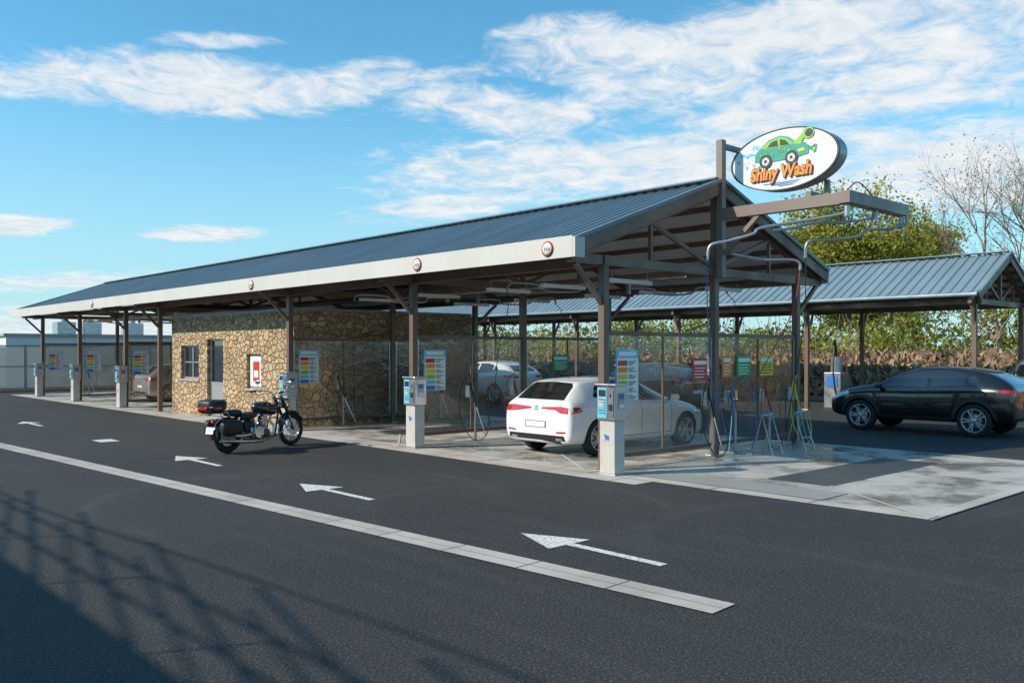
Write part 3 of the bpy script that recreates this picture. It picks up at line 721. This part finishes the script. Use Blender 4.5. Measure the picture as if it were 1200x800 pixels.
    if detail:
        for ax in ('y+','y-'):
            for pl in ([(wx[1]-.52,.32),(wx[1]-.50,hz+.07)],[(wx[1]-1.45,.32),(wx[1]-1.42,hz+.10)],[(wx[0]+.62,.34),(wx[0]+.45,.72),(wx[0]+.42,hz+.10)],[(wx[1]-.5,.33),(wx[0]+.62,.33)]):
                strip(bvh,S(pl),.012,ax,b,'black')
            for hx in (wx[1]-1.25,wx[0]+.55): strip(bvh,S([(hx,hz),(hx+.2,hz)]),.03,ax,b,paint,.028)
        for s_ in (-1,1):
            xm_=wx[1]-.50+T; b.ell((xm_,s_*.98,mz),(.07,.10,.065),paint,e=.8); b.beam((xm_,s_*.80,mz-.05),(xm_,s_*.93,mz-.02),.05,.03,'black')
    if clad:
        for ax in ('y+','y-'):
            for x in wx:
                for i in range(14):
                    a=math.pi*(-.06+1.12*i/14);c_=math.pi*(-.06+1.12*(i+1)/14);ri,ro=wr+.048,wr+.125
                    decal(bvh,S([(x+ri*math.cos(a),wr+ri*math.sin(a)),(x+ro*math.cos(a),wr+ro*math.sin(a)),(x+ro*math.cos(c_),wr+ro*math.sin(c_)),(x+ri*math.cos(c_),wr+ri*math.sin(c_))]),ax,b,'clad',.010,.2)
            decal(bvh,S([(wx[0]+wr+.1,.27),(wx[1]-wr-.1,.27),(wx[1]-wr-.1,.42),(wx[0]+wr+.1,.42)]),ax,b,'clad',.008)
    b.obj('trim_and_lamps',r,local=True)
    b=MB(); hw=max(s[2] for s in st)-.012
    for x in wx:
        for s_ in (-1,1): wheel(b,x+T,s_*hw,wr,s_,rimk)
    b.obj('wheels',r,local=True)
    return r
hatch=[(0,.40,.70,.66,.52,.74),(.02,.30,.83,.80,.62,.88),(.06,.24,.885,.93,.72,.99),(.12,.23,.895,.96,.69,1.05),(.30,.21,.90,.97,.63,1.21),(.48,.2,.905,.98,.60,1.35),(.56,.2,.905,.98,.59,1.40),(1.1,.19,.905,.96,.60,1.44),(1.8,.18,.905,.95,.61,1.45),(2.2,.18,.905,.94,.60,1.40),(2.6,.18,.905,.94,.61,1.24),(3.05,.18,.905,.93,.66,1.03),(3.25,.18,.905,.90,.72,.97),(3.65,.19,.90,.85,.70,.91),(4.0,.2,.86,.76,.62,.83),(4.24,.22,.76,.66,.55,.71),(4.36,.34,.58,.55,.42,.60)]
hw_=[[(.72,1.09),(1.02,1.02),(1.02,1.31),(.88,1.28)],[(1.07,1.01),(1.82,.99),(1.82,1.375),(1.45,1.375),(1.07,1.325)],[(1.90,.99),(2.78,.97),(2.62,1.10),(2.22,1.32),(1.90,1.37)]]
hrear=[(-.62,1.04),(.62,1.04),(.56,1.28),(.48,1.34),(0,1.36),(-.48,1.34),(-.56,1.28)]
hfront=[(-.70,.99),(.70,.99),(.55,1.36),(-.55,1.36)]
hex_=[('x-m',[(.12,.875),(.50,.86),(.62,.81),(.87,.80),(.87,.91),(.62,.93),(.14,.905)],'tail'),('x-',[(-.76,.24),(.76,.24),(.72,.40),(-.72,.40)],'black'),
      ('x-m',[(.54,.44),(.76,.45),(.76,.48),(.54,.47)],'tail'),('x-',[(-.27,.53),(.27,.53),(.27,.65),(-.27,.65)],'black'),('x-',[(-.25,.54),(.25,.54),(.25,.64),(-.25,.64)],'white'),('x-',[(-.05,.84),(.05,.84),(.04,.92),(0,.94),(-.04,.92)],'chrome'),
      ('x-m',[(.50,.30),(.68,.31),(.66,.35),(.52,.35)],'chrome'),
      ('y',[(.06,.80),(.34,.84),(.30,.91),(.06,.92)],'tail'),('y',[(3.75,.70),(4.16,.62),(4.16,.72),(3.8,.80)],'lens'),('x+m',[(.4,.66),(.72,.68),(.72,.76),(.4,.74)],'lens'),('x+',[(-.55,.3),(.55,.3),(.5,.5),(-.5,.5)],'black')]
car('white_hatchback_car',(3.10,2.68,.004),0,hatch,4.36,(.80,3.47),.335,'pwhite',hw_,hrear,hfront,hex_)
suv=[(0,.48,.66,.92,.54,1.00),(.03,.38,.83,1.03,.68,1.12),(.12,.34,.89,1.10,.68,1.22),(.40,.31,.91,1.13,.63,1.40),(.75,.30,.915,1.12,.60,1.52),(1.3,.29,.915,1.09,.60,1.58),(2.0,.29,.915,1.06,.60,1.585),(2.35,.29,.915,1.05,.60,1.53),(2.75,.29,.915,1.05,.62,1.36),(3.15,.29,.915,1.04,.68,1.17),(3.35,.29,.915,1.03,.74,1.12),(3.7,.30,.91,.99,.72,1.07),(4.0,.31,.88,.92,.66,.99),(4.25,.34,.79,.80,.58,.86),(4.38,.46,.62,.68,.46,.74)]
sw=[[(.72,1.25),(.98,1.18),(.98,1.40),(.86,1.37)],[(1.03,1.17),(1.80,1.12),(1.80,1.49),(1.4,1.49),(1.03,1.42)],[(1.88,1.115),(2.90,1.10),(2.72,1.22),(2.34,1.43),(1.88,1.485)]]
srear=[(-.54,1.20),(.54,1.20),(.47,1.42),(-.47,1.42)]; sfront=[(-.7,1.13),(.7,1.13),(.54,1.47),(-.54,1.47)]
sex=[('x-m',[(.40,.98),(.84,.96),(.82,1.08),(.44,1.06)],'tail'),('x-',[(-.26,.66),(.26,.66),(.26,.77),(-.26,.77)],'white'),('y',[(.06,1.0),(.34,1.03),(.24,1.08),(.06,1.08)],'tail'),('y',[(3.72,.86),(4.22,.75),(4.2,.85),(3.8,.96)],'lens'),
     ('x+m',[(.36,.78),(.74,.78),(.74,.89),(.4,.84)],'lens'),('x+',[(-.6,.4),(.6,.4),(.5,.62),(-.5,.62)],'black'),('x+',[(-.26,.5),(.26,.5),(.26,.6),(-.26,.6)],'white')]
car('black_suv_car',(11.42,-.22,0),math.radians(90),suv,4.38,(.83,3.47),.375,'pblack',sw,srear,sfront,sex,'alloy',True,True,.97,1.12)
car('grey_suv_car',(11.6,8.8,0),math.radians(90),suv,4.38,(.83,3.47),.36,'pgrey',sw,srear,sfront,sex,'alloy',True,False)
car('white_suv_car',(11.5,16.2,0),math.radians(90),suv,4.38,(.83,3.47),.36,'pwhite',sw,srear,sfront,sex,'alloy',False,False)
car('silver_hatchback_car',(3.9,25.2,.004),0,hatch,4.36,(.80,3.47),.335,'psilver',hw_,hrear,hfront,hex_,'alloy',False,False)
jp=[(0,.55,.70,.95,.62,1.02),(.03,.48,.80,1.10,.70,1.55),(.08,.45,.82,1.12,.72,1.78),(.3,.43,.83,1.12,.73,1.84),(1.2,.43,.83,1.12,.73,1.86),(2.1,.43,.83,1.12,.72,1.85),(2.35,.43,.83,1.12,.72,1.78),(2.65,.43,.83,1.12,.73,1.25),(2.8,.43,.82,1.08,.74,1.17),(3.7,.43,.74,1.04,.66,1.12),(3.85,.45,.72,.98,.62,1.07),(3.9,.5,.66,.9,.56,.98)]
jw=[[(.25,1.2),(1.0,1.2),(1.0,1.7),(.25,1.7)],[(1.1,1.2),(1.65,1.2),(1.65,1.7),(1.1,1.7)],[(1.75,1.2),(2.5,1.2),(2.3,1.7),(1.75,1.7)]]
car('grey_offroad_car',(18.3,-.75,0),math.radians(90),jp,3.9,(.75,3.2),.38,'pgrey',jw,[(-.6,1.2),(.6,1.2),(.6,1.68),(-.6,1.68)],[(-.62,1.22),(.62,1.22),(.6,1.7),(-.6,1.7)],[('x+m',[(.34,.82),(.54,.82),(.54,.98),(.34,.98)],'lens'),('y',[(.0,.43),(3.8,.43),(3.8,.55),(0,.55)],'black')],'alloyd',True,False)
# ------------------------------------------------------------ motorcycle
mc=root('cruiser_motorcycle',(-3.17,6.9,0),math.atan2(.5,1.65)); b=MB()
def mwheel(x,r_,tr):
    ring=[(x+(r_-tr)*math.cos(a),0,r_+(r_-tr)*math.sin(a)) for a in [2*math.pi*i/36 for i in range(37)]]
    b.tube(ring,tr,'rubber',10,False)
    rr=r_-2*tr+.01; b.tube([(x+rr*math.cos(2*math.pi*i/36),0,r_+rr*math.sin(2*math.pi*i/36)) for i in range(37)],.016,'chrome',6,False)
    b.cyl((x,-.07,r_),(x,.07,r_),.045,'chrome',14); b.cyl((x,-.075,r_),(x,-.068,r_),.12,'steel',20)
    for i in range(24):
        a=2*math.pi*i/24; s_=.05 if i%2 else -.05
        b.tube([(x+.04*math.cos(a+.5),s_,r_+.04*math.sin(a+.5)),(x+rr*math.cos(a),0,r_+rr*math.sin(a))],.0035,'chrome',4,False)
mwheel(0,.31,.068); mwheel(1.66,.335,.052)
b.obj('wheels',mc,local=True); b=MB()
for s_ in (-.1,.1):
    b.tube([(1.66,s_,.335),(1.42,s_,.80)],.026,'chrome',10); b.tube([(1.50,s_,.64),(1.30,s_,1.02)],.033,'black',10)
    b.tube([(0,s_*1.5,.31),(.15,s_*1.5,.68)],.022,'chrome',8); b.tube([(0,s_*1.4,.31),(.45,s_*1.2,.34)],.022,'black',8)
b.box((1.33,0,.98),(.10,.26,.04),'chrome'); b.box((1.41,0,.80),(.10,.26,.035),'black')
b.ell((1.47,0,.90),(.11,.095,.095),'chrome'); b.lathe((1.55,0,.90),(1,0,0),[(.085,-.03),(.09,.012),(.0,.025)],'lens',18)
hb=[(.95,.40,1.12),(1.12,.36,1.14),(1.25,.18,1.12),(1.30,.06,1.02),(1.30,-.06,1.02),(1.25,-.18,1.12),(1.12,-.36,1.14),(.95,-.40,1.12)]
b.tube(catmull(hb,5),.014,'chrome',8)
for s_ in(-1,1):
    b.tube([(.94,s_*.405,1.12),(1.07,s_*.375,1.135)],.021,'black',8); b.tube([(1.10,s_*.37,1.15),(1.17,s_*.43,1.28)],.006,'chrome',6); b.ell((1.18,s_*.45,1.31),(.02,.075,.045),'chrome')
    b.tube([(1.12,s_*.33,1.13),(1.10,s_*.45,1.11)],.005,'chrome',6); b.ell((1.40,s_*.19,.84),(.04,.03,.03),'orange'); b.ell((-.15,s_*.17,.62),(.035,.03,.03),'orange')
b.obj('fork_and_bars',mc,local=True); b=MB()
R=Matrix.Rotation(math.radians(8),3,'Y')
b.ell((.95,0,.80),(.33,.155,.135),'pblack',R,20,12,.85); b.lathe((.98,0,.93),(0,0,1),[(.04,0),(.04,.015),(0,.02)],'chrome',14); b.ell((.92,0,.905),(.12,.045,.035),'chrome')
b.ell((.45,0,.68),(.25,.16,.075),'leather',Matrix.Rotation(-.12,3,'Y'),18,10,.8); b.ell((.12,0,.76),(.20,.13,.07),'leather',None,18,10,.8)
def fender(cx,cz,r_,a0,a1,w_,k):
    vs=[];N=16
    for i in range(N+1):
        a=a0+(a1-a0)*i/N
        for (yy,dr) in ((-w_,-.05),(-w_*.85,-.01),(-w_*.4,.012),(0,.018),(w_*.4,.012),(w_*.85,-.01),(w_,-.05)):
            vs.append((cx+(r_+dr)*math.cos(a),yy,cz+(r_+dr)*math.sin(a)))
    b.add(vs,[(i*7+j,i*7+j+1,(i+1)*7+j+1,(i+1)*7+j) for i in range(N) for j in range(6)],k,True)
fender(0,.31,.365,math.radians(35),math.radians(185),.10,'pblack'); fender(1.66,.335,.375,math.radians(20),math.radians(160),.075,'pblack')
for s_ in (-.11,.11): b.tube([(.05,s_,.60),(-.12,s_,.80),(-.16,s_,1.02)],.010,'chrome',6); b.tube([(-.08,s_,.78),(-.5,s_,.78)],.009,'chrome',6)
b.ell((-.14,0,.93),(.04,.13,.10),'leather',None,14,8,.7)
b.ell((-.38,0,.91),(.20,.21,.13),'black',None,20,12,.45); b.box((-.40,0,.91),(.385,.40,.010),'chrome'); b.ell((-.575,0,.88),(.02,.13,.035),'tail',None,12,8,.6)
b.ell((-.40,-.205,.88),(.10,.012,.03),'tail',None,12,6,.6)
for s_ in (-1,1): b.ell((-.10,s_*.22,.50),(.24,.09,.15),'leather',None,18,12,.5)
b.ell((-.34,0,.62),(.04,.05,.045),'tail'); b.box((-.42,0,.46),(.01,.2,.13),'white',Matrix.Rotation(.2,3,'Y'))
b.obj('tank_seat_luggage',mc,local=True); b=MB()
b.ell((.72,0,.36),(.24,.14,.15),'steel',None,18,10,.6); b.cyl((.66,-.17,.36),(.66,.17,.36),.11,'chrome',22); b.cyl((.86,-.155,.33),(.86,.155,.33),.085,'alloyd',22)
for an,cx in ((.42,.84),(-.42,.64)):
    ax=V((math.sin(an),0,math.cos(an))); c0=V((cx-.02,0,.44))
    for i in range(9): b.cyl(c0+ax*(i*.024),c0+ax*(i*.024+.012),.095 if i<7 else .085,'alloyd' if i%2 else 'steel',16)
    b.cyl(c0,c0+ax*.22,.07,'black',16); b.ell(c0+ax*.25,(.10,.09,.045),'chrome')
b.cyl((.75,-.10,.60),(.75,-.20,.60),.085,'chrome',20)
b.tube(catmull([(.98,-.06,.58),(1.06,-.13,.45),(.98,-.16,.26),(.7,-.19,.20),(.3,-.20,.21),(-.35,-.21,.27)],6),[.024]*18+[.038]*13,'chrome',10)
b.tube(catmull([(.60,-.06,.58),(.55,-.16,.46),(.48,-.19,.36),(.2,-.20,.33),(-.32,-.21,.38)],6),[.024]*14+[.036]*11,'chrome',10)
for s_ in (-.12,.12):
    b.tube(catmull([(1.30,s_*.3,.86),(1.16,s_,.55),(1.05,s_,.24),(.6,s_,.20),(.40,s_,.34),(.32,s_,.60),(.7,s_*.5,.74),(1.28,s_*.3,.90)],5),.018,'black',8)
    b.tube([(.88,s_*.5,.24),(.88,s_*2.3,.25)],.014,'chrome',6); b.box((.90,s_*2.3,.27),(.20,.06,.02),'black')
b.box((.36,0,.47),(.20,.22,.20),'black'); b.tube([(.55,.13,.25),(.45,.30,.01)],.012,'black',6)
b.tube(catmull([(1.22,0,.62),(1.25,-.26,.52),(1.16,-.28,.34),(1.08,-.1,.26)],5),.013,'chrome',6); b.tube(catmull([(1.22,0,.62),(1.25,.26,.52),(1.16,.28,.34),(1.08,.1,.26)],5),.013,'chrome',6)
b.obj('engine_and_frame',mc,local=True)
# ------------------------------------------------------------ fences / background
f=root('translucent_fence',(5,38.6,0)); b=MB(); g_=MB(); x=-14
while x<21:
    b.beam((x,38.6,0),(x,38.6,2.25),.07,.07,'galv'); g_.b2((x+.04,38.59,.15),(x+2.46,38.61,2.15),'frost'); x+=2.5
b.beam((-14,38.6,2.2),(21,38.6,2.2),.06,.06,'galv'); b.beam((-14,38.6,1.2),(21,38.6,1.2),.04,.04,'galv'); b.obj('posts',f); g_.obj('sheets',f)
f=root('bay_back_fence',(6.6,27,0)); b=MB(); g_=MB()
for a,c in ((19.4,22.3),(22.5,27.4),(27.6,32.5)):
    m0=(a+c)/2
    for p,q in ((a,m0),(m0,c)): g_.b2((6.60,p+.03,.2),(6.62,q-.03,2.1),'frost'); b.beam((6.61,p,0),(6.61,p,2.15),.06,.06,'brown')
    b.beam((6.61,a,2.13),(6.61,c,2.13),.06,.06,'brown')
b.obj('posts',f); g_.obj('sheets',f)
r=root('low_white_building',(7,47,0)); b=MB(); b.b2((1.5,44.5,0),(13,50,2.75),'wsheet'); b.b2((1.35,44.35,2.752),(13.15,50.15,2.9),'sheet'); b.obj('walls',r)
b=MB(); 
for x in (4.2,5.6,8.0): b.b2((x,45,2.902),(x+1.0,46,3.6),'steel'); b.cyl((x+.5,45.5,3.6),(x+.5,45.5,3.9),.18,'galv',14)
b.obj('roof_ventilation_units',r,.02)
for yy in (5.65,10.85,16.05,21.25,26.45):
    r=root('vacuum_station',(18.3,yy,0)); b=MB(); b.b2((18.0,yy-.3,0),(18.6,yy+.3,1.2),'steel'); b.cyl((18.3,yy,1.2),(18.3,yy,1.75),.2,'galv',16)
    b.b2((17.98,yy-.2,.7),(17.995,yy+.2,1.1),'blue'); b.tube(catmull([(18.3,yy,1.7),(17.8,yy-.2,2.3),(17.5,yy-.3,1.2),(17.6,yy-.4,.3),(17.9,yy-.35,.6)],6),.03,'hoseblack',8); b.obj('unit',r,.01)
# neighbouring building beside the camera: its roof edge and railing throw the foreground shadow
r=root('neighbour_service_building',(-17,0,0)); b=MB(); b.b2((-24,-26,0),(-14.0,26,4.0),'sheet'); b.obj('walls',r)
b=MB(); H0=4.0; xr=-14.05
for z in (4.30,4.58): b.tube([(xr,-26,z),(xr,26,z)],.018,'galv',6)
y=-26; i=0
while y<26:
    b.tube([(xr,y,H0),(xr,y,4.6)],.016,'galv',6)
    b.tube([(xr,y,H0),(xr,y+6.2,4.95)],.018,'galv',6); b.tube([(xr,y+1.2,4.0),(xr,y+5.5,4.7)],.014,'galv',6); y+=2.3; i+=1
b.tube(catmull([(xr,-26+4*k,4.9+.22*math.sin(k*1.3)) for k in range(14)],5),.016,'galv',6)
b.obj('roof_lattice_rail',r)
# ------------------------------------------------------------ vegetation
def leafobj(name,C,S,mi,mats,parent=None,stretch=1.0,up=0.0):
    C=np.asarray(C,float); N=len(C); S=np.asarray(S,float)[:,None]
    a=np.random.normal(size=(N,3)); a[:,2]=a[:,2]*(1)+up*np.sign(a[:,2]+.001)*2; a/=np.linalg.norm(a,axis=1)[:,None]
    b_=np.random.normal(size=(N,3)); b_-=a*(a*b_).sum(1)[:,None]; b_/=np.linalg.norm(b_,axis=1)[:,None]
    v=np.empty((N,4,3)); v[:,0]=C-a*S*stretch; v[:,1]=C-b_*S*.5+a*S*.1; v[:,2]=C+a*S*stretch; v[:,3]=C+b_*S*.5+a*S*.1
    me=bpy.data.meshes.new(name); me.vertices.add(N*4); me.vertices.foreach_set('co',v.ravel()); me.loops.add(N*4); me.loops.foreach_set('vertex_index',np.arange(N*4))
    me.polygons.add(N); me.polygons.foreach_set('loop_start',np.arange(0,N*4,4)); me.polygons.foreach_set('loop_total',np.full(N,4))
    me.polygons.foreach_set('material_index',np.asarray(mi,dtype=np.int32)); 
    for k in mats: me.materials.append(M[k])
    me.update(calc_edges=True); me.validate()
    o=bpy.data.objects.new(name,me); sc.collection.objects.link(o)
    if parent: o.parent=parent; o.location=-parent.location
    return o
def tree(name,loc,h,spread,nleaf,mats,ls,seed,bark='bark',depth=5,base=.25):
    rnd=random.Random(seed); r=root(name,loc); b=MB(); tips=[]; L0=V(loc)
    def grow(p,d,l,rad,lv):
        pts=[p];q=p;dd=d
        for i in range(4):
            dd=(dd+V((rnd.gauss(0,.10),rnd.gauss(0,.10),rnd.gauss(.03,.06)))).normalized(); q=q+dd*l/4; pts.append(q)
            if lv>=2: tips.append((q.copy(),lv))
        b.tube(pts,[rad*(1-.13*i) for i in range(5)],bark,7 if lv<2 else 4,False)
        if lv>=depth: return
        nb=rnd.choice((3,4)) if lv<3 else rnd.choice((2,3,3))
        for i in range(nb):
            a=rnd.uniform(0,6.28); tilt=rnd.uniform(.35,.85)*spread
            o_=dd.orthogonal().normalized(); o_=Matrix.Rotation(a,3,dd)@o_
            nd=(dd*math.cos(tilt)+o_*math.sin(tilt)).normalized(); nd.z=max(nd.z,-.1); 
            grow(pts[rnd.choice((2,3,4,4))],nd.normalized(),l*rnd.uniform(.62,.82),rad*.52,lv+1)
    grow(L0,V((0,0,1)),h*.36,h*.022,0)
    b.obj('trunk_and_limbs',r)
    if nleaf:
        rs=np.random.RandomState(seed); w_=np.array([lv-1.2 for _,lv in tips]); P=np.array([tuple(p) for p,_ in tips])
        keep=rs.rand(len(P))<.85; P=P[keep]; w_=w_[keep]; cl=rs.rand(len(P))
        idx=rs.choice(len(P),nleaf,p=w_/w_.sum()); C=P[idx]+rs.normal(size=(nleaf,3))*np.array([.34,.34,.30])*h/9
        mi=(cl[idx]*len(mats)*.999).astype(int); leafobj('foliage',C,rs.uniform(.6,1.3,nleaf)*ls,mi,mats,r)
    return r
tree('leafy_tree',(39.5,14.6,0),11.4,.95,34000,('leafy','leafy','leafy','leafg'),.11,3)
tree('leafy_tree',(41,19.0,0),9.4,1.0,18000,('leafy','leafg','leafy'),.11,5)
tree('leafy_tree',(43,12.8,0),10.2,.95,20000,('leafy','leafy','leafg'),.11,8)
tree('bare_tree',(41.5,8.2,0),12.0,.75,900,('twig','leafy'),.07,11,'barkg',6)
tree('bare_tree',(44,5.5,0),12.5,.75,900,('twig','leafy'),.07,12,'barkg',6)
tree('bare_tree',(40,4.5,0),10.0,.8,900,('twig','leafy'),.07,14,'barkg',6)
b=MB(); n=60; rows=[(22.0,.0),(23.2,.45),(24.5,.95),(26.5,1.3),(32,1.4)]; vs=[]
for i in range(n+1):
    y=-30+110*i/n
    for x,z in rows: vs.append((x+random.uniform(-.2,.2)*(z>0),y,z+random.uniform(-.12,.12)*(z>0)))
b.add(vs,[(i*5+j,i*5+j+1,(i+1)*5+j+1,(i+1)*5+j) for i in range(n) for j in range(4)],'bank',True); b.obj('earth_bank')
rs=np.random.RandomState(4)
N=22000; y=-14+48*rs.rand(N)**1.25; x=22.3+rs.rand(N)**.8*3.4; z=np.clip((x-22)*.42,0,1.3)+rs.rand(N)*.55*np.clip((x-21.8),.2,1)
leafobj('dry_grass',np.stack([x,y,z],1),rs.uniform(.10,.26,N),rs.randint(0,3,N),('dry','twig','dry'),None,1.6,.3)
NC=620; cy=rs.uniform(-14,62,NC); far=cy>14.0; cx=np.where(far,rs.uniform(23.6,30.5,NC),rs.uniform(25.2,30.5,NC)); top=2.6+1.2*np.sin(cy*.35)+.8*np.sin(cy*1.1+1)
cz=np.where(far,.6,1.0)+rs.rand(NC)*np.clip(top,1.6,4.2)*np.clip((cx-21.5)/5,.35,1)
NL=80000
idx=rs.randint(0,NC,NL); off=rs.normal(size=(NL,3))*np.array([.5,.55,.42])
C=np.stack([cx,cy,cz],1)[idx]+off; C[:,2]=np.maximum(C[:,2],.25); C[:,0]=np.maximum(C[:,0],22.6)
km=rs.randint(0,8,NC)[idx]
leafobj('hedge',C,rs.uniform(.05,.13,NL),np.array([0,1,1,0,2,3,0,1])[km],('leafg','leafy','leafd','twig'))
b=MB()
for i in range(420):
    y=random.uniform(-14,60);x=random.uniform(23.6,29); h=random.uniform(1.8,4.2); p=V((x,y,.5)); 
    b.tube([p,p+V((random.uniform(-.3,.3),random.uniform(-.3,.3),h*.5)),p+V((random.uniform(-.9,.9),random.uniform(-.9,.9),h))],[.03,.018,.006],'barkg',4,False)
b.obj('shrub_stems')
NC=160; ang=rs.uniform(-.3,.95,NC); R_=rs.uniform(170,230,NC); C0=np.stack([R_*np.cos(ang),R_*np.sin(ang),rs.uniform(0,5,NC)],1)
idx=rs.randint(0,NC,9000); C=C0[idx]+rs.normal(size=(9000,3))*np.array([5,5,1.6]); C[:,2]=np.abs(C[:,2])
leafobj('distant_tree_line',C,rs.uniform(.5,1.1,9000),rs.randint(0,2,9000),('leafd','leafg'))
print('OBJS',len(bpy.data.objects))
